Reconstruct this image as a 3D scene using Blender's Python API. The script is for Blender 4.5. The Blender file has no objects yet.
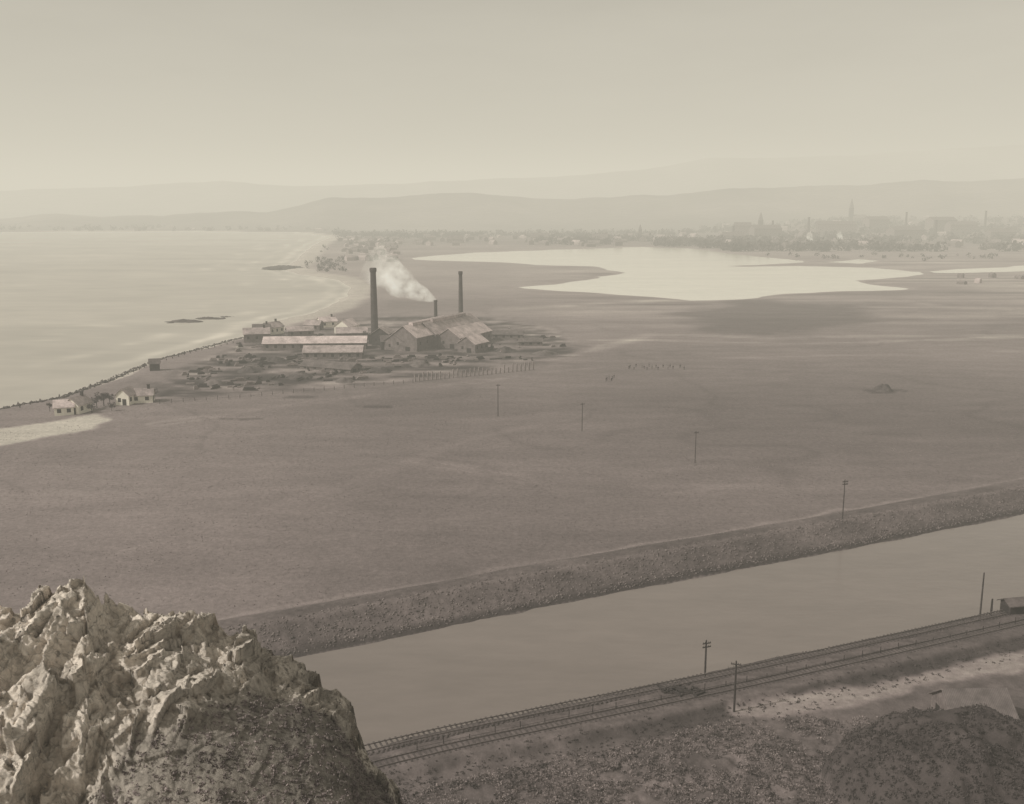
import bpy, math, random
import numpy as np
from mathutils import Vector
random.seed(7); RNG=np.random.default_rng(7)
scene=bpy.context.scene
# ------------------------------------------------------------------ camera
F=1000.0; H=70.0; TH=math.atan(197/F)
cd=bpy.data.cameras.new("camera"); cam=bpy.data.objects.new("camera",cd)
scene.collection.objects.link(cam); scene.camera=cam
cd.sensor_width=36; cd.lens=F/1024*36; cd.clip_start=0.5; cd.clip_end=30000
cam.location=(0,0,H); cam.rotation_euler=(math.pi/2-TH,0,0)
scene.view_settings.view_transform='Standard'
try: scene.view_settings.look='None'
except Exception: pass
# site survey: bearings taken from the hilltop, resolved onto level ground
def ray(px,py):
    rx=(px-512)/F; ry=(402-py)/F
    return rx, math.cos(TH)+ry*math.sin(TH), -math.sin(TH)+ry*math.cos(TH)
def g(px,py,z=0.0):
    a,b,c=ray(px,py); t=(z-H)/c
    return (a*t,b*t)
def atD(px,py,D):
    a,b,c=ray(px,py); t=D/b
    return (a*t,D,H+c*t)
# ------------------------------------------------------------------ noise
TAB=RNG.random((256,256))
def vn(x,y,s=0):
    x=np.asarray(x,float)+s*17.37; y=np.asarray(y,float)+s*9.71
    xi=np.floor(x).astype(int); yi=np.floor(y).astype(int)
    fx=x-xi; fy=y-yi; fx=fx*fx*(3-2*fx); fy=fy*fy*(3-2*fy)
    a=TAB[xi&255,yi&255]; b=TAB[(xi+1)&255,yi&255]; c=TAB[xi&255,(yi+1)&255]; d=TAB[(xi+1)&255,(yi+1)&255]
    return (a*(1-fx)+b*fx)*(1-fy)+(c*(1-fx)+d*fx)*fy
def fbm(x,y,o=4,s=0):
    r=0;a=1;n=0
    for i in range(o):
        r=r+a*(vn(x*2**i,y*2**i,s+i)-.5); n+=a; a*=.5
    return r/n*2
def facet(x,y,cell,seed,grad,off):
    u=x/cell; v=y/cell; ui=np.floor(u).astype(int); vi=np.floor(v).astype(int)
    best=np.full(u.shape,1e9); out=np.zeros(u.shape)
    for di in(-1,0,1):
        for dj in(-1,0,1):
            a=ui+di; b=vi+dj
            jx=TAB[(a+seed)&255,(b+3)&255]; jy=TAB[(a+11)&255,(b+seed*3)&255]
            dx=u-(a+jx); dy=v-(b+jy); d=dx*dx+dy*dy
            gx=TAB[(a+31)&255,(b+seed+5)&255]-.5; gy=TAB[(a+seed+77)&255,(b+13)&255]-.5; o=TAB[(a+91)&255,(b+seed+45)&255]-.5
            h=(dx*gx+dy*gy)*2*grad*cell+o*2*off
            m=d<best; best=np.where(m,d,best); out=np.where(m,h,out)
    return out
def ss(e0,e1,x):
    t=np.clip((x-e0)/(e1-e0),0,1); return t*t*(3-2*t)
def segd(X,Y,pts,closed=False):
    d=np.full(X.shape,1e18); n=len(pts)
    for i in range(n if closed else n-1):
        ax,ay=pts[i]; bx,by=pts[(i+1)%n]; vx,vy=bx-ax,by-ay
        t=np.clip(((X-ax)*vx+(Y-ay)*vy)/(vx*vx+vy*vy+1e-9),0,1)
        d=np.minimum(d,(X-ax-t*vx)**2+(Y-ay-t*vy)**2)
    return np.sqrt(d)
def sdf(X,Y,pts):
    d=segd(X,Y,pts,True); ins=np.zeros(X.shape,bool); n=len(pts)
    for i in range(n):
        ax,ay=pts[i]; bx,by=pts[(i+1)%n]
        if ay==by: continue
        c=((ay>Y)!=(by>Y))&(X<(bx-ax)*(Y-ay)/(by-ay)+ax); ins^=c
    return np.where(ins,-d,d)
P=lambda l,z=0:[g(a,b,z) for a,b in l]
# ------------------------------------------------------------------ outlines
SEA=P([(-900,420),(-300,415),(0,410),(60,399),(100,384),(150,363),(200,349),(240,338),(262,324),(318,312),(345,298),(352,288),(335,279),(296,274),(284,269),(298,259),(312,246),(332,237),(300,232.5),(200,231.5),(0,232),(-900,232)],-.5)
LAG=P([(405,259),(470,253),(560,249.5),(640,247),(690,248.5),(735,254),(798,260.5),(800,263),(725,266.5),(800,266),(870,267.5),(928,273),(905,277),(850,281),(908,289),(860,290.5),(800,294),(740,299),(690,301),(640,297),(590,293),(520,287),(560,283.5),(606,278),(618,271),(596,266.5),(540,265),(490,262)],-.5)
LAG2=P([(905,272),(960,269),(1040,265),(1300,262),(1300,268),(1040,271),(950,273.5)],-.5)
LAG3=P([(832,262),(860,259.5),(882,261),(860,263.5)],-.5)
far_bank=[(-60,712),(120,690),(300,657),(400,637),(550,606),(700,577),(850,549),(1020,515),(1300,455)]
near_bank=[(1300,552),(1020,607),(900,633),(750,664),(600,697),(450,728),(360,752),(200,790),(0,830)]
RIV=P(far_bank+near_bank,-1.2)
FARB=P(far_bank,-1.2)
RAILP=[(1400,535),(1150,588),(1025,615),(900,643),(750,676),(600,707),(450,738),(370,757),(250,788)]
RAIL=P(RAILP,1.0)
ROAD=P([(1300,610),(1100,642),(1015,662),(900,686),(820,702),(740,714)],0.2)
YARD=P([(150,400),(180,370),(230,350),(262,336),(320,322),(400,316),(480,318),(550,330),(578,356),(520,366),(430,379),(350,386),(250,393)])
SAND=P([(-300,485),(-300,440),(0,430),(60,421),(98,415),(108,421),(98,429),(50,438),(0,447)])
MARSH=P([(676,322),(700,306),(760,301),(850,304),(880,318),(850,331),(760,335),(700,333)])
MOUNDC=g(962,800)
def height(X,Y,want=False):
    X=np.asarray(X,float); Y=np.asarray(Y,float)
    nearf=1-ss(300,900,Y)
    z=.35+fbm(X/30,Y/30,3,1)*.3*nearf+fbm(X/4,Y/4,2,2)*.08*(1-ss(150,260,Y))
    z=z+fbm(X/160,Y/90,3,8)*.5*ss(190,300,Y)*nearf
    sea=sdf(X,Y,SEA)+fbm(X/22,Y/22,3,3)*5
    lag=np.minimum(np.minimum(sdf(X,Y,LAG),sdf(X,Y,LAG2)),sdf(X,Y,LAG3))+fbm(X/70,Y/50,4,4)*16
    riv=sdf(X,Y,RIV)+fbm(X/5,Y/5,3,5)*.7
    df=segd(X,Y,FARB)
    farside=Y>np.interp(X,[p[0] for p in FARB],[p[1] for p in FARB])
    z=np.maximum(z,np.where(farside,1.9*ss(0,7,df)*(1-ss(11,19,df)),-9))
    dr=segd(X,Y,RAIL)
    z=np.maximum(z,np.where(farside,-9,1.0-np.maximum(0,dr-5.2)*.5))
    near=(~farside)*ss(8,22,dr)*(riv>0)
    back=np.maximum(0,126-Y)
    z=z+near*(back*.05)
    near2=near*(1-ss(118,128,Y))
    z=z+near2*(fbm(X/5,Y/5,4,6)*.9+fbm(X/1.2,Y/1.2,2,9)*.4)
    dx=(X-MOUNDC[0])/16.5; dy=(Y-MOUNDC[1])/14.5
    q=dx*dx+dy*dy+fbm(X/5,Y/5,3,12)*.16
    md=8.2*np.clip(1-q,0,1)**.6*(1+.2*fbm(X/7,Y/7,3,13)); z=z+md*near
    z=z+ss(1900,2900,Y)*ss(.12,.4,X/np.maximum(Y,1))*30
    z=np.minimum(z,-1.2+riv*.38); z=np.minimum(z,-.5+sea*.12); z=np.minimum(z,-.5+lag*.05)
    z=np.maximum(z,-2.5)
    if want: return z,sea,lag,riv,df,farside,dr,near,md
    return z
def hz(x,y): return float(height(np.array([x]),np.array([y]))[0])
# ------------------------------------------------------------------ materials
def sep(v): return (v,v*.84,v*.82,1)
def newmat(name):
    m=bpy.data.materials.new(name); m.use_nodes=True; nt=m.node_tree
    return m,nt,nt.nodes["Principled BSDF"]
def noise(nt,scale,vec=None,detail=4,rough=.6):
    n=nt.nodes.new("ShaderNodeTexNoise"); n.inputs["Scale"].default_value=scale; n.inputs["Detail"].default_value=detail; n.inputs["Roughness"].default_value=rough
    if vec: nt.links.new(vec,n.inputs["Vector"])
    return n.outputs["Fac"]
def maprange(nt,src,a,b,c,d):
    n=nt.nodes.new("ShaderNodeMapRange"); nt.links.new(src,n.inputs[0])
    for i,v in enumerate((a,b,c,d)): n.inputs[i+1].default_value=v
    return n.outputs[0]
def mul(nt,a,b):
    n=nt.nodes.new("ShaderNodeMath"); n.operation='MULTIPLY'; nt.links.new(a,n.inputs[0])
    if isinstance(b,float): n.inputs[1].default_value=b
    else: nt.links.new(b,n.inputs[1])
    return n.outputs[0]
def scalecol(nt,col,fac):
    n=nt.nodes.new("ShaderNodeVectorMath"); n.operation='SCALE'
    if isinstance(col,tuple): n.inputs[0].default_value=col[:3]
    else: nt.links.new(col,n.inputs[0])
    nt.links.new(fac,n.inputs["Scale"]); return n.outputs[0]
def pos(nt,sc=(1,1,1)):
    n=nt.nodes.new("ShaderNodeNewGeometry"); m=nt.nodes.new("ShaderNodeMapping"); m.inputs["Scale"].default_value=sc
    nt.links.new(n.outputs["Position"],m.inputs["Vector"]); return m.outputs[0]
def simple(name,v,scale=1.0,con=.25,rough=.85,bump=0.0,tint=None,aniso=(1,1,1)):
    m,nt,b=newmat(name); p=pos(nt,aniso)
    f=mul(nt,maprange(nt,noise(nt,scale,p,2),.3,.7,1-con,1+con),maprange(nt,noise(nt,scale*6,p,2),.3,.7,1-con*.6,1+con*.6))
    nt.links.new(scalecol(nt,tint or sep(v),f),b.inputs["Base Color"]); b.inputs["Roughness"].default_value=rough
    b.inputs["Specular IOR Level"].default_value=.2
    if bump:
        bn=nt.nodes.new("ShaderNodeBump"); bn.inputs["Distance"].default_value=bump; bn.inputs["Strength"].default_value=1
        nt.links.new(noise(nt,scale*3,p),bn.inputs["Height"]); nt.links.new(bn.outputs[0],b.inputs["Normal"])
    return m
M_wall=simple("weathered_boards",.15,.5,.3)
M_brick=simple("sooty_brick",.05,.4,.35)
M_white=simple("limewash",.7,.4,.1,tint=(.75,.71,.62,1))
M_roofL=simple("pale_iron_roof",.5,.25,.3,.6)
M_roofM=simple("grey_iron_roof",.32,.3,.35,.6)
M_roofD=simple("dark_roof",.11,.3,.3,.7)
M_dark=simple("dark_opening",.03,1,.1)
M_wood=simple("tarred_timber",.045,2,.3)
M_paleposts=simple("bleached_timber",.24,2,.3)
M_leaf=simple("foliage",.06,.3,.4)
M_scrub=simple("dry_scrub_leaves",.21,.5,.45)
M_scrubd=simple("dark_gorse",.07,.8,.4)
M_tuss=simple("tussock_grass",.19,.05,.4)
M_rust=simple("rusty_steel",.13,3,.3,.5)
M_sleeper=simple("sleeper_wood",.075,3,.3)
M_town=simple("sooty_render",.3,.02,.4)
M_cloth=simple("dark_wool_cloth",.03,5,.2)
M_skin=simple("skin",.35,5,.1)
M_reef=simple("wet_reef_rock",.07,.2,.4,bump=.3)
M_stone=simple("riprap_stone",.14,.9,.45)
# ground
m,nt,b=newmat("ground_soil_and_grass"); M_ground=m
at=nt.nodes.new("ShaderNodeAttribute"); at.attribute_name="albedo"
p=pos(nt); p2=pos(nt,(.4,1,1))
f=mul(nt,maprange(nt,noise(nt,.012,p2,5,.65),.3,.7,.88,1.12),maprange(nt,noise(nt,.13,p2,3,.6),.3,.7,.9,1.1))
f=mul(nt,f,maprange(nt,noise(nt,.9,p,4,.75),.3,.7,.78,1.22))
nt.links.new(scalecol(nt,at.outputs["Color"],f),b.inputs["Base Color"]); b.inputs["Roughness"].default_value=.95; b.inputs["Specular IOR Level"].default_value=.1
bn=nt.nodes.new("ShaderNodeBump"); bn.inputs["Distance"].default_value=.25; bn.inputs["Strength"].default_value=.8
nt.links.new(noise(nt,1.3,p,4,.7),bn.inputs["Height"]); nt.links.new(bn.outputs[0],b.inputs["Normal"])
# water
def water(name,base,rough,wave,spec=.5,attr=False):
    m,nt,b=newmat(name); p=pos(nt,(.35,1,1))
    f=mul(nt,maprange(nt,noise(nt,wave*.05,p,5,.6),.3,.7,.92,1.08),maprange(nt,noise(nt,wave*.4,p,4,.6),.3,.7,.95,1.05))
    c=scalecol(nt,base,f)
    if attr:
        a=nt.nodes.new("ShaderNodeAttribute"); a.attribute_name="albedo"; c=scalecol(nt,a.outputs["Color"],f)
    nt.links.new(c,b.inputs["Base Color"]); b.inputs["Roughness"].default_value=rough; b.inputs["IOR"].default_value=1.33
    bn=nt.nodes.new("ShaderNodeBump"); bn.inputs["Distance"].default_value=.12; bn.inputs["Strength"].default_value=.5
    nt.links.new(noise(nt,wave,p,4,.6),bn.inputs["Height"]); nt.links.new(bn.outputs[0],b.inputs["Normal"])
    return m
M_sea=water("sea_water",(.3,.28,.23,1),.35,.25,attr=True)
M_lag=water("lagoon_water",(.66,.63,.54,1),.15,.5)
M_riv=water("river_water",(.195,.166,.153,1),.12,.8)
# rock
m,nt,b=newmat("crag_rock"); M_rock=m
at=nt.nodes.new("ShaderNodeAttribute"); at.attribute_name="albedo"; p=pos(nt)
f=mul(nt,maprange(nt,noise(nt,.5,p,6,.7),.3,.7,.78,1.22),maprange(nt,noise(nt,3.,p,6,.75),.3,.7,.75,1.25))
vo=nt.nodes.new("ShaderNodeTexVoronoi"); vo.feature='DISTANCE_TO_EDGE'; vo.inputs["Scale"].default_value=.9
dn=nt.nodes.new("ShaderNodeVectorMath"); dn.operation='MULTIPLY_ADD'; nn=nt.nodes.new("ShaderNodeTexNoise"); nn.inputs["Scale"].default_value=1.5
nt.links.new(p,nn.inputs["Vector"]); nt.links.new(nn.outputs["Color"],dn.inputs[0]); dn.inputs[1].default_value=(.9,.9,.9); nt.links.new(p,dn.inputs[2]); nt.links.new(dn.outputs[0],vo.inputs["Vector"])
f=mul(nt,f,maprange(nt,vo.outputs["Distance"],0,.05,.65,1.0))
nt.links.new(scalecol(nt,at.outputs["Color"],f),b.inputs["Base Color"]); b.inputs["Roughness"].default_value=.95; b.inputs["Specular IOR Level"].default_value=.1
bn=nt.nodes.new("ShaderNodeBump"); bn.inputs["Distance"].default_value=.13; bn.inputs["Strength"].default_value=1
nt.links.new(noise(nt,2.2,p,8,.7),bn.inputs["Height"]); nt.links.new(bn.outputs[0],b.inputs["Normal"])
# ------------------------------------------------------------------ mesh helpers
def grid_obj(name,X,Y,Z,mat,col=None,keep=None,smooth=True):
    R,C=X.shape; idx=np.arange(R*C).reshape(R,C)
    q=np.stack([idx[:-1,:-1],idx[:-1,1:],idx[1:,1:],idx[1:,:-1]],-1).reshape(-1,4)
    v=np.stack([X,Y,Z],-1).reshape(-1,3)
    if keep is not None:
        k=keep.reshape(-1); q=q[k[q].any(1)]
        used=np.unique(q); rm=np.full(R*C,-1); rm[used]=np.arange(len(used)); q=rm[q]; v=v[used]
        if col is not None: col=col.reshape(-1,4)[used]
    return raw(name,v,q,mat,col,smooth)
def raw(name,v,q,mat,col=None,smooth=False):
    me=bpy.data.meshes.new(name); n=q.shape[1]
    me.vertices.add(len(v)); me.vertices.foreach_set("co",np.ascontiguousarray(v,np.float32).ravel())
    me.loops.add(q.size); me.loops.foreach_set("vertex_index",q.astype(np.int32).ravel())
    me.polygons.add(len(q)); me.polygons.foreach_set("loop_start",(np.arange(len(q))*n).astype(np.int32)); me.polygons.foreach_set("loop_total",np.full(len(q),n,np.int32))
    if smooth: me.polygons.foreach_set("use_smooth",np.ones(len(q),bool))
    me.update(calc_edges=True)
    if col is not None:
        a=me.color_attributes.new("albedo",'FLOAT_COLOR','POINT'); a.data.foreach_set("color",np.ascontiguousarray(col.reshape(-1,4),np.float32).ravel())
    me.materials.append(mat); o=bpy.data.objects.new(name,me); scene.collection.objects.link(o); return o
def mesh(name,verts,faces,mat,parent=None):
    me=bpy.data.meshes.new(name); me.from_pydata(verts,[],faces); me.update(); me.materials.append(mat)
    o=bpy.data.objects.new(name,me); scene.collection.objects.link(o)
    if parent: o.parent=parent
    return o
def empty(name,loc,yaw=0):
    o=bpy.data.objects.new(name,None); scene.collection.objects.link(o); o.location=loc; o.rotation_euler=(0,0,yaw); o.empty_display_size=.5; return o
def box(V,Fc,c,s,yaw=0,tilt=0):
    n=len(V); cy,sy=math.cos(yaw),math.sin(yaw)
    for dz in(-.5,.5):
        for dx,dy in((-.5,-.5),(.5,-.5),(.5,.5),(-.5,.5)):
            x,y,z=dx*s[0],dy*s[1],dz*s[2]
            x,z=x*math.cos(tilt)-z*math.sin(tilt),x*math.sin(tilt)+z*math.cos(tilt)
            V.append((c[0]+x*cy-y*sy,c[1]+x*sy+y*cy,c[2]+z))
    for f in((0,3,2,1),(4,5,6,7),(0,1,5,4),(1,2,6,5),(2,3,7,6),(3,0,4,7)): Fc.append(tuple(n+i for i in f))
def gable_geo(V,Fc,L,W,h,rh,c=(0,0,0),yaw=0):
    n=len(V); cy,sy=math.cos(yaw),math.sin(yaw)
    pts=[(-L/2,-W/2,-.5),(L/2,-W/2,-.5),(L/2,W/2,-.5),(-L/2,W/2,-.5),(-L/2,-W/2,h),(L/2,-W/2,h),(L/2,W/2,h),(-L/2,W/2,h),(-L/2,0,h+rh),(L/2,0,h+rh)]
    for x,y,z in pts: V.append((c[0]+x*cy-y*sy,c[1]+x*sy+y*cy,c[2]+z))
    for f in((0,1,5,4),(2,3,7,6),(1,2,6,9,5),(3,0,4,8,7),(4,5,9,8),(6,7,8,9)): Fc.append(tuple(n+i for i in f))
def gable(name,loc,L,W,h,rh,yaw,wall,roof,nw=4,chim=False,vent=False):
    e=empty(name,(loc[0],loc[1],hz(*loc)),yaw)
    V=[];Fc=[]; gable_geo(V,Fc,L,W,h,rh-.04); mesh("walls",V,Fc,wall,e)
    V=[];Fc=[]; t=.16; o=.45; sl=rh/(W/2)
    for s in(-1,1):
        n=len(V)
        for x in(-L/2-o,L/2+o):
            V+= [(x,0,h+rh),(x,s*(W/2+o),h-sl*o),(x,s*(W/2+o),h-sl*o+t),(x,0,h+rh+t)]
        Fc+=[(n,n+1,n+2,n+3),(n+4,n+7,n+6,n+5),(n+3,n+2,n+6,n+7),(n,n+4,n+5,n+1),(n+1,n+5,n+6,n+2)]
    mesh("roof",V,Fc,roof,e)
    V=[];Fc=[]
    wh=min(1.5,h*.45)
    for i in range(nw):
        x=-L/2+(i+.5)*L/nw
        for s in(-1,1): box(V,Fc,(x,s*(W/2),h*.55),(min(1.3,L/nw*.45),.06,wh))
    for s in(-1,1): box(V,Fc,(s*L/2,W*.22,h*.5),(.06,1.2,wh))
    if V: mesh("windows",V,Fc,M_dark,e)
    V=[];Fc=[]; dh=min(2.2,h*.8)
    for s in(-1,1): box(V,Fc,(s*L/2,-W*.15,dh/2),(.08,min(2.6,W*.3),dh))
    mesh("door",V,Fc,M_dark,e)
    if chim:
        V=[];Fc=[]; box(V,Fc,(L*.3,0,h+rh+.5),(.9,.8,1.6)); box(V,Fc,(L*.3,0,h+rh+1.38),(1.1,1.0,.16)); mesh("chimney",V,Fc,M_brick,e)
    if vent:
        V=[];Fc=[]; gable_geo(V,Fc,L*.7,W*.16,.9,.5,(0,0,h+rh)); mesh("ridge_vent",V,Fc,roof,e)
    return e
def lathe(V,Fc,prof,c=(0,0,0),n=16):
    s=len(V)
    for r,z in prof:
        for i in range(n): a=2*math.pi*i/n; V.append((c[0]+r*math.cos(a),c[1]+r*math.sin(a),c[2]+z))
    for k in range(len(prof)-1):
        for i in range(n): j=(i+1)%n; Fc.append((s+k*n+i,s+k*n+j,s+(k+1)*n+j,s+(k+1)*n+i))
    Fc.append(tuple(s+(len(prof)-1)*n+i for i in range(n)))
def leafmesh(name,C,R,per,leaf,mat,flat=.8,parent=None):
    C=np.asarray(C,float); R=np.asarray(R,float); n=len(C)
    c=np.repeat(C,per,0); r=np.repeat(R,per)
    d=RNG.normal(size=(n*per,3)); d/=np.linalg.norm(d,axis=1)[:,None]
    rad=RNG.random(n*per)**.45
    ctr=c+d*(r*rad*(.75+.5*RNG.random(n*per)))[:,None]*np.array([1,1,flat])
    a=RNG.normal(size=(n*per,3)); b2=RNG.normal(size=(n*per,3)); s=(np.repeat(np.broadcast_to(leaf,(n,)),per)*(.5+RNG.random(n*per)))[:,None]
    a/=np.linalg.norm(a,axis=1)[:,None]; b2/=np.linalg.norm(b2,axis=1)[:,None]
    v=np.stack([ctr-a*s*.5,ctr+b2*s*.5,ctr+a*s*.5,ctr-b2*s*.5],1).reshape(-1,3)
    q=np.arange(len(v)).reshape(-1,4); o=raw(name,v,q,mat)
    if parent: o.parent=parent
    return o
def rocks(name,C,R,mat):
    base=np.array([(1,0,0),(-1,0,0),(0,1,0),(0,-1,0),(0,0,1),(0,0,-1)],float)
    tri=np.array([(0,2,4),(2,1,4),(1,3,4),(3,0,4),(2,0,5),(1,2,5),(3,1,5),(0,3,5)])
    C=np.asarray(C,float); n=len(C)
    v=base[None]*(.55+.8*RNG.random((n,6,1)))+RNG.normal(size=(n,6,3))*.22
    an=RNG.random(n)*6.28; ca,sa=np.cos(an)[:,None],np.sin(an)[:,None]
    x=v[:,:,0]*ca-v[:,:,1]*sa; y=v[:,:,0]*sa+v[:,:,1]*ca
    v=np.stack([x,y,v[:,:,2]*.7],-1)*np.asarray(R)[:,None,None]+C[:,None,:]
    q=(tri[None]+np.arange(n)[:,None,None]*6).reshape(-1,3)
    return raw(name,v.reshape(-1,3),q,mat)
# ------------------------------------------------------------------ ground
pys=np.linspace(870,213,500); ys=np.array([g(512,p)[1] for p in pys]); ys=np.concatenate([[40,60,80],ys,[9000,11000,14000]])
ts=np.linspace(-.78,.78,680)
X=ts[None,:]*ys[:,None]; Y=np.repeat(ys[:,None],len(ts),1)
Z,sea,lag,riv,df,farside,dr,near,md=height(X,Y,True)
A=np.full(X.shape,.2)
A*=1+.22*fbm(X/200,Y/120,4,20)+.12*fbm(X/40,Y/60,4,21)
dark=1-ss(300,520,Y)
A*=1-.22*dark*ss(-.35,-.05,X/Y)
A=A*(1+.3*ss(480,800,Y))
def paint(poly,val,feather,amt=1.,jit=0,js=10):
    global A
    s=sdf(X,Y,poly)+ (fbm(X/js,Y/js,4,33)*jit if jit else 0)
    k=(1-ss(-feather,feather,s))*amt; A=A*(1-k)+val*k
paint(YARD,.11,6,.85,16,14)
yk=1-ss(-5,5,sdf(X,Y,YARD)); A*=1+yk*np.clip(fbm(X/14,Y/6,4,41)*2.2,-.6,2.0)
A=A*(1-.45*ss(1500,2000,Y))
st=fbm(X/170,Y/16,4,50); k=ss(540,640,Y)*(1-ss(1100,1500,Y))*ss(-.02,.1,X/Y); A*=1+.7*st*k
st=fbm(X/60+Y/90,Y/9,4,51); A*=1+.12*st*(1-k)*(1-ss(500,900,Y))*farside
cr=np.abs(fbm(X/90,Y/70,3,53)); A*=1-.14*np.exp(-(cr/.025)**2)*farside*ss(200,260,Y)*(1-ss(600,900,Y))
for pl,w,amt in (([(160,425),(260,410),(400,392),(560,372),(700,360),(1020,352)],1.6,.2),([(100,560),(300,500),(470,440),(540,425)],2.0,.15),([(480,345),(620,340),(800,345),(1020,338)],3,.45),([(560,360),(650,335),(760,338),(1020,336)],5,.4),([(130,440),(330,445),(620,500),(1020,455)],1.6,.12),([(500,310),(600,304),(680,300),(700,299)],8,.45),([(880,300),(950,308),(1100,312)],9,.4)):
    d=segd(X,Y,P(pl))+fbm(X/30,Y/30,3,61)*6; A*=1+amt*np.exp(-(d/w)**2)*(.4+1.2*vn(X/20,Y/20,62))
paint(MARSH,.10,16,.8,38,45)
for c,rx,ry in (((378,407),9,3),((300,398),7,2),((885,392),9,4),((240,420),8,2)):
    cx,cy=g(*c); q=((X-cx)/rx)**2+((Y-cy)/ry)**2+fbm(X/3,Y/3,3,70)*1.2; A=A*(1-.45*(1-ss(.5,1.2,q)))
wd=np.where(Y>560,26,3)+10*ss(800,1200,Y); k=(1-ss(wd*.5,wd,sea)); A=A*(1-k)+.42*k*(1+.1*fbm(X/8,Y/8,3,80))
k=1-ss(2,12,lag); A=A*(1-k)+.27*k
paint(SAND,.46,1.5,1,3,6)
lv=farside*(1-ss(14,19,df)); rub=fbm(X/.9,Y/.9,3,90)
A=np.where(lv>0,A*(1-lv)+lv*(.115+.03*rub+.04*fbm(X/9,Y/5,3,92)),A)
crest=farside*np.exp(-((df-17+fbm(X/8,Y/8,2,91)*1.5)/1.0)**2)*(.4+1.0*vn(X/9,Y/9,93)); A=A*(1-crest*.6)+.27*crest*.6
crest=farside*np.exp(-((df-8.5)/.8)**2); A=A*(1-crest*.5)+.2*crest*.5
mudl=farside*(1-ss(1.2,2.6,df)); A=A*(1-mudl)+.055*mudl
ns=(~farside)&(riv>-1)
A=np.where(ns,.12+.05*fbm(X/3,Y/3,4,95),A)
k=ns*(1-ss(4.0,5.5,dr)); A=A*(1-k)+k*(.115+.05*fbm(X/2,Y*1.2,3,96))
k=ns*ss(5,6,dr)*(1-ss(8,10,dr)); A=A*(1-k*.45)
rd=segd(X,Y,ROAD)+fbm(X/4,Y/4,3,97)*1.6; k=ns*(1-ss(1.2,3.,rd)); A=A*(1-k)+.27*k*(1+.25*fbm(X/5,Y/1.2,3,197))
k=ns*(1-ss(117,124,Y))*(md<.3); A=A*(1-k)+k*(.13+.08*fbm(X/2.2,Y/2.6,4,98))
k=ns*ss(.1,.6,md); A=A*(1-k)+k*(.065+.025*fbm(X/2,Y/2,4,99))
A=np.clip(A,.02,.8)
col=np.stack([A,A*(.835+.09*np.clip((A-.22)*4,0,1)),A*.82,np.ones_like(A)],-1)
Z=Z+lv*rub*.12*(riv>0.3)
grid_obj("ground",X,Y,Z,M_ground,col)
# levee stone pitching
fb=np.array(FARB); L=np.concatenate([[0],np.cumsum(np.hypot(*np.diff(fb,axis=0).T))]); n=9000
s=RNG.random(n)*L[-1]; off=.8+RNG.random(n)**1.3*9; cx=np.interp(s,L,fb[:,0]); cy=np.interp(s,L,fb[:,1])
tx=np.interp(s+1,L,fb[:,0])-cx; ty=np.interp(s+1,L,fb[:,1])-cy; tl=np.hypot(tx,ty)+1e-6; cx=cx-ty/tl*off; cy=cy+tx/tl*off
k=(np.abs(cx/cy)<.75); cx,cy=cx[k],cy[k]; rocks("levee_stones",np.stack([cx,cy,height(cx,cy)],1),RNG.uniform(.1,.32,len(cx)),M_stone)
# grass tussocks over the near plain
n=26000; t=RNG.uniform(-.62,.62,n); yy=RNG.uniform(0,1,n)**.8*200+165; cx=t*yy; cy=yy
hh,se,_,rv,dff,fs=height(cx,cy,True)[:6]
k=fs&(dff>12)&(se>10)&(fbm(cx/12,cy/12,4,210)>-.1); C=np.stack([cx,cy,hh],1)[k]
leafmesh("tussocks",C,RNG.uniform(.08,.22,len(C)),5,.2,M_tuss,.4)
# water sheets
zz=np.full(X.shape,-.5)
foam=np.clip(fbm(X/40+Y/70,Y/25,4,110)*1.6,0,1)
fo=np.exp(-((-sea-12-8*vn(X/30,Y/30,5))/5)**2)*(.4+foam)+np.exp(-((-sea-38-14*vn(X/50,Y/50,6))/6)**2)*foam+np.exp(-((-sea-75-25*vn(X/60,Y/60,7))/9)**2)*foam*.7+(1-ss(0,6,-sea))*.7
fo*=ss(380,560,Y)*.9+.1
B=.40+.08*fbm(X/150,Y/60,4,111)+.05*fbm(X/30,Y/14,3,112)+.25*np.clip(fo,0,1); 
scol=np.stack([B,B*.92,B*.81,np.ones_like(B)],-1)
grid_obj("sea",X,Y,zz,M_sea,scol,keep=(sea<4))
grid_obj("lagoon",X,Y,zz,M_lag,None,keep=(lag<12))
grid_obj("river",X,Y,zz-.7,M_riv,None,keep=(riv<2))
# ------------------------------------------------------------------ hills
def hills(name,D,prof,w,seed,rough):
    px=np.array([p[0] for p in prof]); py=np.array([p[1] for p in prof])
    tt=np.linspace(-.85,.85,420); pxs=512+tt*F
    top=H+(205-np.interp(pxs,px,py))/F*D*1.0
    top=top+fbm(tt*18,tt*0+seed,5,seed)*rough
    ds=np.linspace(-1,1.2,46); XX=tt[None,:]*(D+ds[:,None]*w); YY=np.repeat((D+ds[:,None]*w),len(tt),1)
    prof2=np.exp(-(ds/.5)**2)[:,None]
    ZZ=-6+(top[None,:]+6)*prof2+fbm(XX/350,YY/350,5,seed+3)*rough*1.6*(prof2*(1-prof2)*4+.0)
    c=np.full(XX.shape,.14)*(1+.7*fbm(XX/260,YY/260,4,seed+5)); cc=np.stack([c,c*.87,c*.82,np.ones_like(c)],-1)
    return grid_obj(name,XX,YY,ZZ,M_ground,cc)
hills("hills",3500,[(-400,222),(0,217),(150,214),(270,212),(330,200),(400,196),(470,194),(540,199),(620,198),(700,192),(780,188),(860,184),(1024,177),(1400,170)],750,3,14)
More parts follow.
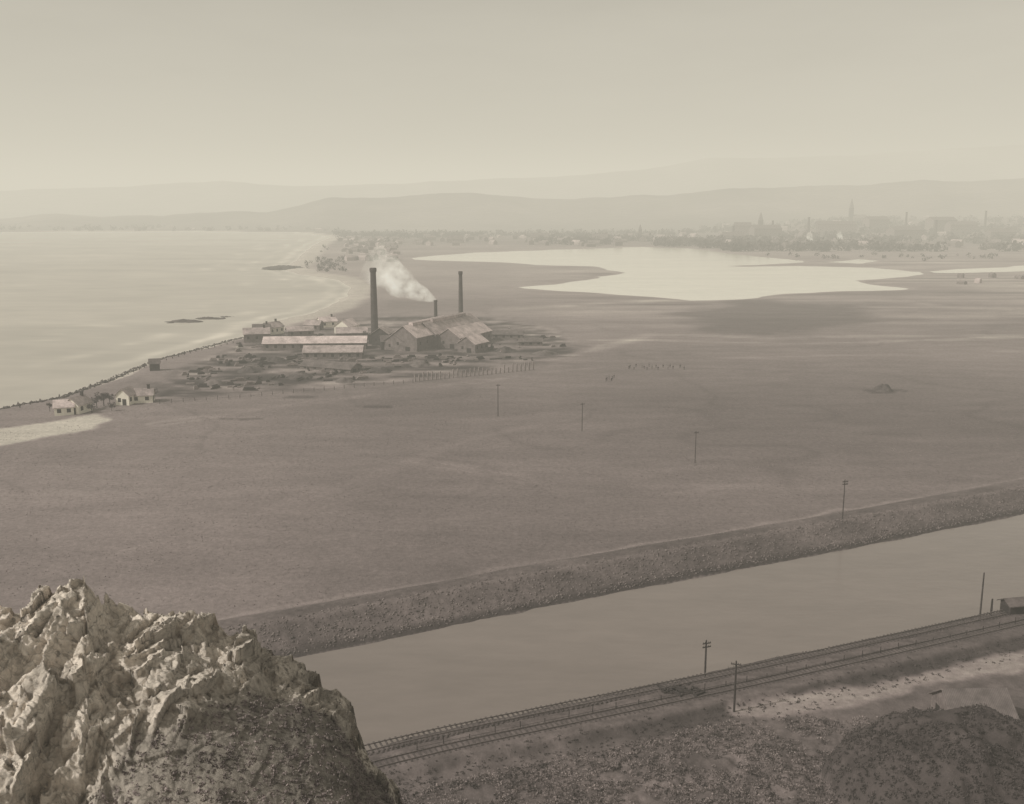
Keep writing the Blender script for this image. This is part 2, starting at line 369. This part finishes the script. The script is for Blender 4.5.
hills("hills",5600,[(-400,188),(0,190),(100,189),(230,181),(300,187),(420,184),(500,181),(600,176),(660,168),(700,161),(850,157),(930,153),(1024,147),(1400,140)],1100,9,16)
# ------------------------------------------------------------------ crag
outl=[(-260,650),(-120,620),(-40,606),(20,604),(60,590),(85,587),(110,607),(150,610),(195,614),(225,630),(262,645),(300,663),(335,686),(350,705),(360,742),(380,765),(398,792),(410,835),(425,900)]
Dl=[50,52,54,56,57,57,58,58,59,59,60,61,62,62,61,60,58,54,50]
tp=np.array([atD(a,b2,d) for (a,b2),d in zip(outl,Dl)])
bt=np.array([atD(512+(a-512)*1.0,905+.05*a,40) for (a,b2) in outl])
sl=np.concatenate([[0],np.cumsum(np.linalg.norm(np.diff(tp,axis=0),axis=1))])
NU=620; u=np.linspace(0,sl[-1],NU)
T=np.stack([np.interp(u,sl,tp[:,i]) for i in range(3)],1); Bm=np.stack([np.interp(u,sl,bt[:,i]) for i in range(3)],1)
rows=[]; NV=300; vs=np.linspace(0,1,NV)
backs=np.linspace(1,0,50)[:-1]
for k in backs:
    o=T+np.array([6,26,0])*k; o[:,2]=T[:,2]*(1-k**.8)+(-3)*k**.8; rows.append(o)
for k in vs:
    o=T*(1-k)+Bm*k; o[:,2]+=math.sin(k*math.pi)*1.2; rows.append(o)
for k in np.linspace(0,1,12)[1:]:
    o=Bm*(1-k)+np.array([0,-12,67])*k+np.stack([(u/sl[-1]-.6)*60,0*u,0*u],1)*k; o[:,2]=Bm[:,2]*(1-k)+64*k; rows.append(o)
G=np.array(rows); NB=len(backs); R=len(rows)
S=np.repeat(u[None,:],R,0); Vd=(np.arange(R)-NB)[:,None]*(22./NV)+0*S
warp=fbm(S/3,Vd/3,3,130)*.7
d0=facet(S*.8+Vd*.35,Vd*.4+S*.1,4.0,19,.35,.6)
d1=facet(S+Vd*.45+warp,Vd*.55+warp*.4,1.9,3,.7,.35)
d2=facet(S+Vd*.3-warp,Vd*.6+warp,.8,8,.7,.16)
d3=facet(S-Vd*.2,Vd*.8+warp*.5,.36,5,.6,.05)
vf=np.clip(Vd/22.,0,1)
px_u=np.interp(u,sl,[o[0] for o in outl])[None,:]
scr=ss(.0,.16,vf-.45+.30*ss(150,300,px_u)*ss(0,1,vf*3)-.3*(1-ss(60,170,px_u))+.13*fbm(S/3,Vd/3,4,140))
amp=(1-.9*scr)*np.where(Vd<0,np.clip(1+Vd/4,.4,1),1)
disp=(d0+d1+d2+d3)*amp+fbm(S/1.5,Vd/1.5,4,150)*.15
G[:,:,2]+=disp*.85; G[:,:,1]-=disp*.5; G[:,:,0]+=disp*.2
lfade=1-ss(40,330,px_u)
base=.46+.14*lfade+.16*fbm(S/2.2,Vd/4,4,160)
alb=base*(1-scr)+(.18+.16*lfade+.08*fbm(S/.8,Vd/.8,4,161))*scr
veg=ss(.12,.38,fbm(S/3.0,Vd/3,4,170))*.5*(1-lfade*.5); alb=alb*(1-veg)+.18*veg
alb=np.clip(alb,.05,.75); cc=np.stack([alb,alb*.90,alb*.80,np.ones_like(alb)],-1)
grid_obj("rock_crag",G[:,:,0],G[:,:,1],G[:,:,2],M_rock,cc,smooth=False)
mm=((scr>.5)|((veg>.3)&(RNG.random(scr.shape)<.5)))&(Vd>0)&(Vd<22)
ii=np.argwhere(mm); pick=ii[RNG.choice(len(ii),3600)]
C=G[pick[:,0],pick[:,1]]; leafmesh("crag_scrub",C,RNG.uniform(.06,.26,len(C)),18,.11,M_scrub)
# ------------------------------------------------------------------ scrub on near slope
C=[]
while len(C)<11000:
    C.append(g(random.uniform(300,1120),random.uniform(716,868)))
C=np.array(C); zc,_,_,rv,_,fs,drr,_,mdd=height(C[:,0],C[:,1],True)
rdd=segd(C[:,0],C[:,1],ROAD)
dens=fbm(C[:,0]/4,C[:,1]/4,3,200)
ok=(rv>2)&(~fs)&(drr>9)&(rdd>3)&(dens>-.25)
C3=np.stack([C[:,0],C[:,1],zc],1)[ok]; md_=mdd[ok]
a=md_<.3
r1=RNG.uniform(.2,.8,a.sum()); pk=RNG.random(a.sum())<.7
leafmesh("scrub",(C3[a]+np.array([0,0,.12]))[pk],r1[pk],30,.16,M_scrub,.8)
leafmesh("gorse",(C3[a]+np.array([0,0,.05]))[~pk],r1[~pk],26,.2,M_scrubd,.8)
r1=RNG.uniform(.15,.45,(~a).sum()); leafmesh("gorse",C3[~a]+np.array([0,0,.05]),r1,26,.17,M_scrubd,.7)
C=[]
def lerp_rail():
    t=random.uniform(0,len(RAIL)-1.001); k=int(t); q=t-k
    return RAIL[k][0]*(1-q)+RAIL[k+1][0]*q, RAIL[k][1]*(1-q)+RAIL[k+1][1]*q
for i in range(1800):
    x,y=lerp_rail(); s=random.choice((6.3,7.2,8,-6.4,-8,-9,-10,-12)); x+=.2*s; y+=s+random.uniform(-1,1); C.append((x,y))
C=np.array(C); C=np.column_stack([C,height(C[:,0],C[:,1])]); C=C[C[:,2]>-.9]
leafmesh("trackside_weeds",C,RNG.uniform(.1,.5,len(C)),18,.18,M_scrubd,.6)
# ------------------------------------------------------------------ railway
def resample(pts,step):
    out=[];acc=0
    for i in range(len(pts)-1):
        ax,ay=pts[i];bx,by=pts[i+1];L=math.hypot(bx-ax,by-ay);s=acc
        while s<L: out.append((ax+(bx-ax)*s/L,ay+(by-ay)*s/L,math.atan2(by-ay,bx-ax))); s+=step
        acc=s-L
    return out
rail_e=empty("railway_track",(0,0,0))
V=[];Fc=[];V2=[];F2=[]
for off in(-2.1,2.1):
    for (x,y,a) in resample(RAIL,.75):
        cx,cy=x-math.sin(a)*off,y+math.cos(a)*off; box(V,Fc,(cx,cy,1.0+random.uniform(-.05,.02)),(.24,2.5+random.uniform(-.2,.2),.12),a+random.uniform(-.03,.03))
    for r in(-.72,.72):
        o2=off+r; pr=[(x-math.sin(a)*o2,y+math.cos(a)*o2) for x,y,a in resample(RAIL,6)]
        for i in range(len(pr)-1):
            (ax,ay),(bx,by)=pr[i],pr[i+1]; box(V2,F2,((ax+bx)/2,(ay+by)/2,1.13),(math.hypot(bx-ax,by-ay),.08,.15),math.atan2(by-ay,bx-ax))
mesh("sleepers",V,Fc,M_sleeper,rail_e); mesh("rails",V2,F2,M_rust,rail_e)
def fence(name,pts,step,hh,mat,rails=2,th=.14,jit=.15):
    e=empty(name,(0,0,0)); V=[];Fc=[]; pr=[]
    for x,y,a in resample(pts,step):
        z=hz(x,y); h2=hh*(1+random.uniform(-jit,jit)); box(V,Fc,(x,y,z+h2/2-.2),(th,th,h2+.4),a,random.uniform(-.04,.04)); pr.append((x,y,z))
    mesh("posts",V,Fc,mat,e); V=[];Fc=[]
    for i in range(len(pr)-1):
        (ax,ay,az),(bx,by,bz)=pr[i],pr[i+1]; L=math.hypot(bx-ax,by-ay)
        for r in range(rails):
            zz=hh*(.4+.45*r)+(az+bz)/2; box(V,Fc,((ax+bx)/2,(ay+by)/2,zz),(L,.03,.04),math.atan2(by-ay,bx-ax),math.atan2(bz-az,L))
    if V: mesh("rails",V,Fc,mat,e)
    return e
fence("post_and_wire_fence",P([(1200,588),(1020,627),(900,653),(750,686),(600,717),(450,748),(400,759)],.3),3.6,1.0,M_wood,1,.09,.3)
fence("picket_fence",P([(415,383),(440,380),(480,376),(537,371)]),2.0,2.9,M_paleposts,1,.45,.3)
fence("post_and_wire_fence",P([(160,405),(250,398),(350,389),(415,384)]),4,1.4,M_wood,1,.15)
fence("sea_wall_posts",P([(20,408),(70,394),(110,380),(160,362),(200,351),(236,343)],0),5.3,1.1,M_wood,0,.3,.7)
# ------------------------------------------------------------------ poles
def pole(px,py,h,arms=2,name="telegraph_pole",yaw=.35,thick=.16):
    x,y=g(px,py,0.3); z=hz(x,y); e=empty(name,(x,y,z),yaw)
    V=[];Fc=[]; lathe(V,Fc,[(thick,-.5),(thick*.9,h*.5),(thick*.7,h),(.02,h+.12)],n=10); mesh("pole",V,Fc,M_wood,e)
    V=[];Fc=[];V2=[];F2=[]
    for k in range(arms):
        zz=h-.4-.6*k; box(V,Fc,(0,-.16,zz),(1.4,.12,.13))
        for s in(-.6,-.3,.3,.6): lathe(V2,F2,[(.02,0),(.05,.06),(.05,.14),(.03,.2)],(s,-.16,zz+.07),8)
    if arms: mesh("crossarms",V,Fc,M_wood,e); mesh("insulators",V2,F2,M_wood,e)
pole(705,674,6.0,2); pole(734,712,7.6,1,yaw=-.3); pole(980,616,8.4,0,yaw=1.2); pole(991,614,3.2,0,"signal_post",thick=.2)
pole(842,526,9,2,thick=.12); pole(695,463,9,1,thick=.12); pole(582,431,9,1,thick=.13); pole(498,416,11,1,thick=.16)
gable("lineside_hut",g(1014,611,1.0),3.6,2.6,2.1,.7,.2,M_wood,M_roofD,1)
M_corr,nt,b=newmat("corrugated_iron"); p=pos(nt)
w=nt.nodes.new("ShaderNodeTexWave"); w.inputs["Scale"].default_value=1.3; w.inputs["Distortion"].default_value=.6; nt.links.new(p,w.inputs["Vector"])
f=mul(nt,maprange(nt,w.outputs["Fac"],0,1,.78,1.12),maprange(nt,noise(nt,.7,p),.3,.7,.65,1.35)); nt.links.new(scalecol(nt,sep(.14),f),b.inputs["Base Color"]); b.inputs["Roughness"].default_value=.7
gable("iron_roofed_shed",g(972,712,1.5),8.2,7,2.3,2.4,.03,M_wall,M_corr,3)
V=[];Fc=[]
for i in range(26):
    x,y=g(random.uniform(660,700),random.uniform(688,700),.3); z=hz(x,y); box(V,Fc,(x,y,z+.15),(random.uniform(.4,2.2),.3,.3),random.uniform(0,3))
mesh("sleeper_stack",V,Fc,M_wood)
# ------------------------------------------------------------------ factory
def chimney(name,px,py,h,rb,rt,plinth=True):
    x,y=g(px,py); e=empty(name,(x,y,hz(x,y))); V=[];Fc=[]
    lathe(V,Fc,[(rb,-.5),(rb*.92,h*.25),((rb+rt)/2*.97,h*.6),(rt,h*.93),(rt*1.02,h*.94),(rt*1.22,h*.955),(rt*1.25,h*.985),(rt*1.1,h),(rt*.75,h),(rt*.7,h-1)],n=24); mesh("shaft",V,Fc,M_brick,e)
    if plinth:
        V=[];Fc=[]; box(V,Fc,(0,0,2.2),(rb*2.9,rb*2.9,5)); box(V,Fc,(0,0,4.9),(rb*3.2,rb*3.2,.4)); mesh("plinth",V,Fc,M_brick,e)
    return (x,y,hz(x,y)+h)
chimney("factory_chimney",375,344,38.5,2.0,1.45)
chimney("factory_chimney",461,330,33,1.45,1.0)
sx,sy,sz=chimney("factory_chimney",436,333,18,1.1,.85)
yw=math.radians(64)
def at(px,py): return g(px,py)
gable("factory_shed",at(428,346),46,15,7,5.2,yw,M_wall,M_roofL,7,vent=True)
gable("factory_shed",at(448,342),50,15,7,5.2,yw,M_wall,M_roofM,7,vent=True)
gable("factory_shed",at(465,345),34,13,5.5,4.2,yw,M_wall,M_roofL,6)
gable("factory_shed",at(407,348),24,11,4.5,3.2,yw,M_wall,M_roofD,4)
gable("gabled_workshop",at(473,352),12,10,4.4,3.2,math.radians(60),M_wall,M_roofL,3)
gable("gabled_workshop",at(393,349),12,8,4,2.4,.2,M_brick,M_roofD,3)
gable("engine_house",at(383,345),10,9,6,3,math.radians(80),M_brick,M_roofM,2)
gable("long_shed",at(316,349),50,11,3.4,2.6,math.radians(4),M_wall,M_roofL,12)
gable("long_shed",at(334,358),27,10,3.2,2.4,math.radians(3),M_wall,M_roofM,7)
gable("long_shed",at(331,370),26,9,1.6,2.0,math.radians(-25),M_wall,M_roofD,5)
gable("low_store",at(352,340),16,8,4,2.5,math.radians(10),M_wall,M_roofM,4)
gable("low_store",at(347,333),12,9,4,3.4,math.radians(70),M_white,M_roofL,2)
gable("low_store",at(300,336),14,7,3,2,math.radians(20),M_wall,M_roofM,3)
gable("cottage",at(257,342),13,8,4.5,2.6,math.radians(15),M_wall,M_roofM,3,chim=True)
gable("cottage",at(272,334),11,8,4,2.5,math.radians(60),M_white,M_roofM,3,chim=True)
gable("cottage",at(262,336),9,7,4,2.3,math.radians(10),M_wall,M_roofD,2,chim=True)
gable("cottage",at(327,327),10,7,3.5,2.3,math.radians(30),M_white,M_roofL,2,chim=True)
gable("cottage",at(314,330),9,7,3.2,2.2,math.radians(-10),M_wall,M_roofM,2)
gable("low_store",at(508,339),16,7,2.6,1.6,math.radians(-4),M_wall,M_roofD,4)
gable("low_store",at(530,346),12,6,2.2,1.5,math.radians(5),M_wall,M_roofD,3)
gable("white_cottage",at(143,403),7.5,5.5,2.9,1.9,math.radians(12),M_white,M_roofM,2,chim=True)
gable("white_cottage",at(127,405),5.5,5,3.6,2.2,math.radians(80),M_white,M_roofM,2)
gable("white_cottage",at(79,413),7,5.5,3.2,2.2,math.radians(75),M_white,M_roofM,2,chim=True)
gable("white_cottage",at(65,415),6,5,3,2.0,math.radians(20),M_white,M_roofL,2)
gable("hut",at(155,371),4,3.2,3.4,1.6,.3,M_wood,M_roofD,1)
V=[];Fc=[];V2=[];F2=[]
n=0
while n<260:
    px=random.uniform(170,570); py=random.uniform(328,392); x,y=g(px,py)
    if sdf(np.array([x]),np.array([y]),YARD)[0]>-2: continue
    if 385<px<490 and py<357: continue
    if float(vn(x/18,y/18,77))<.45: continue
    n+=1; z=hz(x,y); a=random.choice((.1,.15,1.4,.5))+random.uniform(-.2,.2); L=random.uniform(.6,6)
    tgt=(V,Fc) if random.random()<.6 else (V2,F2)
    for k in range(random.randint(1,3)): box(*tgt,(x+random.uniform(-.3,.3),y+random.uniform(-.3,.3),z+.3+.5*k),(L*(1-.2*k),random.uniform(.3,1.2),.45),a)
mesh("timber_stacks",V,Fc,M_wood); mesh("stacked_slabs",V2,F2,M_paleposts)
def heap(name,px,py,rx,ry,h,mat,seed):
    x0,y0=g(px,py); rr=np.linspace(0,1,14); aa=np.linspace(0,2*math.pi,37)
    Rr,Aa=np.meshgrid(rr,aa); xx=Rr*np.cos(Aa)*rx; yy=Rr*np.sin(Aa)*ry
    n1=fbm((xx+x0)/2.5,(yy+y0)/2.5,4,seed); zz=h*(1-Rr**1.6)*(1+.5*n1)-.4*Rr+n1*.2
    return grid_obj(name,x0+xx*(1+.25*n1),y0+yy*(1+.25*n1),hz(x0,y0)+zz,mat,smooth=False)
for i,(a,b2,rx,ry,h) in enumerate([(300,378,6,8,2.2),(345,382,5,6,1.6),(250,372,7,8,1.8),(215,385,5,6,1.4),(505,352,6,8,2),(545,355,7,7,1.8),(380,372,6,7,1.8),(420,366,5,7,1.5),(275,362,6,6,2)]):
    heap("spoil_heap",a,b2,rx,ry,h,M_roofD if i%2 else M_reef,300+i)
heap("brushwood_heap",882,391,4.2,4,2.6,M_reef,350)
for i,(a,b2,rx,ry,h) in enumerate([(185,321,14,7,1.8),(210,318,13,6,1.6),(226,316,7,4,1.1),(170,322,5,4,1.0),(282,268,22,30,2)]):
    o=heap("reef_rock",a,b2,rx,ry,h,M_reef,400+i); o.location.z=1.6
C=[]
for x,y,a in resample(SEA[2:8],1.2):
    for k in range(3): C.append((x+random.uniform(-2,2),y+random.uniform(-3,3)))
C=np.array(C); C=np.column_stack([C,height(C[:,0],C[:,1])+.1])
rocks("boulder_revetment",C,RNG.uniform(.3,1.0,len(C)),M_reef)
# ------------------------------------------------------------------ trees
def tree(px,py,h,name="tree"):
    x,y=g(px,py); e=empty(name,(x,y,hz(x,y))); V=[];Fc=[]
    lathe(V,Fc,[(h*.045,-.3),(h*.03,h*.3),(h*.015,h*.7)],n=8)
    cs=[]
    for i in range(7):
        a=i*2.4; r=h*random.uniform(.15,.34); zc=h*random.uniform(.45,.9); c=(r*math.cos(a),r*math.sin(a),zc); cs.append(c)
        b0=len(V); q=h*.012
        V+=[(-q,0,h*.3),(q,0,h*.3),(0,q,h*.3),c]; Fc+=[(b0,b0+1,b0+3),(b0+1,b0+2,b0+3),(b0+2,b0,b0+3)]
    mesh("trunk_and_limbs",V,Fc,M_wood,e)
    leafmesh("crown",cs+[(0,0,h*.75)],[h*random.uniform(.13,.24) for _ in range(8)],90,h*.06,M_leaf,.85,e)
for a,b2,h in [(104,407,5.5),(97,409,4.5),(110,405,4),(92,414,3.5),(50,412,3),(155,398,3),(112,412,3),(367,343,6),(291,345,5),(240,350,4)]: tree(a,b2,h)
# ------------------------------------------------------------------ distant town
V=[];Fc=[];V2=[];F2=[]
def town(n,x0,x1,y0,y1,big=1,wh=.3):
    for i in range(n):
        px=random.uniform(x0,x1); py=random.uniform(y0,y1); x,y=g(px,py)
        if sdf(np.array([x]),np.array([y]),LAG)[0]<25 or sdf(np.array([x]),np.array([y]),LAG2)[0]<15 or sdf(np.array([x]),np.array([y]),SEA)[0]<30: continue
        t=(V,Fc) if random.random()<wh else (V2,F2)
        gable_geo(*t,random.uniform(9,20)*big,random.uniform(7,11)*big,random.uniform(3.5,7)*big,random.uniform(2,4)*big,(x,y,hz(x,y)),random.uniform(0,3.1))
town(110,340,760,235,247,1,.35); town(70,345,400,238,262,.8,.5); town(260,720,1150,222,249,1.2,.15); town(40,60,330,226,231); town(10,930,1150,275,288,.5,.1)
mesh("distant_town_houses",V,Fc,M_town); mesh("distant_town_sheds",V2,F2,M_wall)
C=[];Rr=[]
def woods(n,x0,x1,y0,y1,r0,r1):
    for i in range(n):
        px=random.uniform(x0,x1); py=random.uniform(y0,y1); x,y=g(px,py)
        if float(vn(x/120,y/160,3))<.42: continue
        C.append((x,y)); Rr.append(random.uniform(r0,r1))
woods(1900,335,740,233,247,4,9); woods(2600,700,1200,220,252,5,11); woods(140,300,345,240,272,2,4); woods(500,-100,330,222,231,5,9); woods(120,700,1150,255,262,2,4)
C=np.array(C); Rr=np.array(Rr)
hh,se,lg=height(C[:,0],C[:,1],True)[:3]; ok=(se>20)&(lg>15)
C3=np.stack([C[:,0],C[:,1],hh+Rr*.6],1)[ok]
leafmesh("distant_trees",C3,Rr[ok],30,Rr[ok]*.5,M_leaf,.9)
def spire(px,py,h,w):
    x,y=g(px,py); e=empty("church_spire",(x,y,hz(x,y))); V=[];Fc=[]; box(V,Fc,(0,0,h*.3),(w,w,h*.6)); mesh("tower",V,Fc,M_brick,e)
    V=[(-w/2,-w/2,h*.6),(w/2,-w/2,h*.6),(w/2,w/2,h*.6),(-w/2,w/2,h*.6),(0,0,h)]; Fc=[(0,1,4),(1,2,4),(2,3,4),(3,0,4)]; mesh("spire",V,Fc,M_roofD,e)
    V=[];Fc=[]; gable_geo(V,Fc,w*3.5,w*1.8,h*.22,h*.12,(w*2.2,0,0)); mesh("nave",V,Fc,M_wall,e)
spire(850,232,66,10); spire(760,236,50,10); spire(640,238,30,7)
for a,b2,h in [(808,238,40),(772,238,34),(905,236,42),(935,240,38),(984,236,45),(733,240,28)]: chimney("town_chimney",a,b2,h,3,2,False)
for a,b2,L,W,h in [(765,240,60,26,22),(742,239,34,24,26),(835,238,80,30,24),(875,236,50,30,26),(905,240,70,30,18),(940,237,60,30,28),(960,238,60,26,22),(1000,241,50,26,16),(733,242,40,20,12),(540,241,36,16,8),(455,243,30,14,7),(600,242,30,14,8)]:
    gable("warehouse",g(a,b2),L,W,h,7,random.uniform(-.3,.3),M_wall,M_roofD,6)
# ------------------------------------------------------------------ people
def person_mesh(step):
    vs=[(0,0,.95),(0,0,1.15),(0,0,1.40),(0,0,1.50),(0,.02,1.62),(0,.02,1.74),
        (-.20,0,1.42),(-.26,.05*step,1.12),(-.25,.12*step,.86),(.20,0,1.42),(.26,-.05*step,1.12),(.25,-.12*step+.05,.86),
        (-.10,0,.88),(-.11,.14*step,.48),(-.11,.10*step,.08),(-.11,.10*step+.16,.04),(.10,0,.88),(.11,-.06*step,.48),(.11,-.26*step,.08),(.11,-.26*step+.16,.04)]
    ed=[(0,1),(1,2),(2,3),(3,4),(4,5),(2,6),(6,7),(7,8),(2,9),(9,10),(10,11),(0,12),(12,13),(13,14),(14,15),(0,16),(16,17),(17,18),(18,19)]
    rad=[.17,.15,.18,.07,.10,.10,.08,.06,.045,.08,.06,.045,.11,.075,.055,.05,.11,.075,.055,.05]
    me=bpy.data.meshes.new("person"); me.from_pydata(vs,ed,[]); o=bpy.data.objects.new("tmp",me); scene.collection.objects.link(o)
    o.modifiers.new("s",'SKIN')
    for i,r in enumerate(rad): me.skin_vertices[0].data[i].radius=(r,r*.8 if i<3 else r)
    me.skin_vertices[0].data[0].use_root=True
    o.modifiers.new("d",'SUBSURF').levels=1
    dg=bpy.context.evaluated_depsgraph_get(); dg.update(); m2=bpy.data.meshes.new_from_object(o.evaluated_get(dg)); bpy.data.objects.remove(o)
    m2.materials.clear(); m2.materials.append(M_cloth); m2.materials.append(M_skin)
    for pl in m2.polygons:
        c=pl.center
        if (1.48<c.z<1.74) or (abs(c.x)>.2 and c.z<.92): pl.material_index=1
    return m2
pm=[person_mesh(0.1),person_mesh(1.0)]
hatV=[];hatF=[]; lathe(hatV,hatF,[(.18,1.74),(.18,1.76),(.11,1.77),(.10,1.87),(.04,1.89)],(0,.02,0),12)
for i,(a,b2) in enumerate([(606,382),(607,381),(609,380),(611.5,382),(612.5,380),(614,379),(629,370),(630,369),(634,371),(636,368),(642,369),(644,370),(647,371),(649,368),(652,370),(656,369),(658,371),(663,369),(668,371),(670,369),(673,370),(680,369),(684,371)]):
    x,y=g(a,b2); o=bpy.data.objects.new("person",pm[i%2]); scene.collection.objects.link(o); o.location=(x,y,hz(x,y)-.02); o.rotation_euler=(0,0,random.uniform(0,6.28))
    mesh("hat",hatV,hatF,M_cloth,o)
# ------------------------------------------------------------------ smoke
def smoke(name,start,end,r0,r1,dens,seed):
    S0=Vector(start); E=Vector(end); n=26; V=[];Fc=[]; m2=14
    for k in range(n):
        t=k/(n-1); c=S0.lerp(E,t); c.z+=math.sin(t*math.pi)*(-.06)*(E-S0).length
        r=(r0+(r1-r0)*t**.8)*(1 if k<n-1 else .4)
        for i in range(m2):
            a=2*math.pi*i/m2; rr=r*(1+.35*float(fbm(np.array([t*6+math.cos(a)]),np.array([math.sin(a)+seed]),3,seed)[0]))
            V.append((c.x+rr*math.cos(a)*.6,c.y+rr*math.sin(a),c.z+rr*math.cos(a)*.9))
    for k in range(n-1):
        for i in range(m2): j=(i+1)%m2; Fc.append((k*m2+i,k*m2+j,(k+1)*m2+j,(k+1)*m2+i))
    Fc.append(tuple(range(m2))[::-1]); Fc.append(tuple((n-1)*m2+i for i in range(m2)))
    m=bpy.data.materials.new(name); m.use_nodes=True; nt=m.node_tree; nt.nodes.clear()
    out=nt.nodes.new("ShaderNodeOutputMaterial"); sc=nt.nodes.new("ShaderNodeVolumeScatter"); sc.inputs["Color"].default_value=(.98,.95,.85,1)
    p=pos(nt); d=mul(nt,maprange(nt,noise(nt,1.3/r1,p,3,.65),.38,.70,0.0,1.),dens)
    gn=nt.nodes.new("ShaderNodeNewGeometry"); ds=nt.nodes.new("ShaderNodeVectorMath"); ds.operation='DISTANCE'; nt.links.new(gn.outputs["Position"],ds.inputs[0]); ds.inputs[1].default_value=start
    d=mul(nt,d,maprange(nt,ds.outputs["Value"],0,(E-S0).length*1.05,1.6,.0))
    em=nt.nodes.new("ShaderNodeEmission"); em.inputs["Color"].default_value=(.42,.40,.33,1); nt.links.new(d,em.inputs["Strength"]); nt.links.new(d,sc.inputs["Density"])  # emission added so the smoke looks brighter than its scattering alone
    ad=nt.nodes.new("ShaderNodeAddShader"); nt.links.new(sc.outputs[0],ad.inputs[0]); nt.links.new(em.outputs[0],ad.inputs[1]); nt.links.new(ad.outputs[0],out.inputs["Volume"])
    mesh(name,V,Fc,m)
smoke("chimney_smoke",(sx,sy,sz-.2),(sx-40,sy+25,sz+23),.9,12,.19,3)
for a,b2 in((812,245),(842,244)):
    x,y=g(a,b2); smoke("town_smoke",(x,y,hz(x,y)+4),(x-8,y,hz(x,y)+22),3,7,.2,9)
# ------------------------------------------------------------------ sea haze (air volume; its glow stands in for scattered daylight)
hc=(.69,.65,.54); sg=1/2300.
V=[];Fc=[]; box(V,Fc,(0,7000,165),(30000,16000,370)); o=mesh("sea_haze",V,Fc,M_dark)
m=bpy.data.materials.new("haze"); m.use_nodes=True; nt=m.node_tree; nt.nodes.clear()
out=nt.nodes.new("ShaderNodeOutputMaterial"); ab=nt.nodes.new("ShaderNodeVolumeAbsorption"); ab.inputs["Color"].default_value=(0,0,0,1); ab.inputs["Density"].default_value=sg
em=nt.nodes.new("ShaderNodeEmission"); em.inputs["Color"].default_value=(*hc,1); em.inputs["Strength"].default_value=sg
ad=nt.nodes.new("ShaderNodeAddShader"); nt.links.new(ab.outputs[0],ad.inputs[0]); nt.links.new(em.outputs[0],ad.inputs[1]); nt.links.new(ad.outputs[0],out.inputs["Volume"])
o.data.materials.clear(); o.data.materials.append(m)
# ------------------------------------------------------------------ light
az=math.radians(-112); el=math.radians(40)
w=bpy.data.worlds.new("World"); scene.world=w; w.use_nodes=True; nt=w.node_tree; bg=nt.nodes["Background"]
sk=nt.nodes.new("ShaderNodeTexSky"); sk.sky_type='NISHITA'; sk.sun_disc=False; sk.sun_elevation=el; sk.sun_rotation=az%(2*math.pi); sk.dust_density=3; sk.air_density=1.2
bw=nt.nodes.new("ShaderNodeRGBToBW"); nt.links.new(sk.outputs[0],bw.inputs[0])
tc=nt.nodes.new("ShaderNodeTexCoord"); mp=nt.nodes.new("ShaderNodeMapping"); mp.inputs["Scale"].default_value=(1,1,4); nt.links.new(tc.outputs["Generated"],mp.inputs["Vector"])
cl=mul(nt,bw.outputs[0],maprange(nt,noise(nt,2.6,mp.outputs[0],5,.6),.3,.7,.9,1.1))
vm=nt.nodes.new("ShaderNodeVectorMath"); vm.operation='SCALE'; vm.inputs[0].default_value=(1.0,.94,.81); nt.links.new(cl,vm.inputs["Scale"]); nt.links.new(vm.outputs[0],bg.inputs[0]); bg.inputs[1].default_value=.12
sd=bpy.data.lights.new("sun",'SUN'); sd.energy=3.0; sd.angle=math.radians(.6); sd.color=(1,.95,.87)
so=bpy.data.objects.new("sun",sd); scene.collection.objects.link(so)
dv=Vector((math.sin(az)*math.cos(el),math.cos(az)*math.cos(el),math.sin(el))); so.rotation_euler=dv.to_track_quat('Z','Y').to_euler(); so.location=(0,0,200)
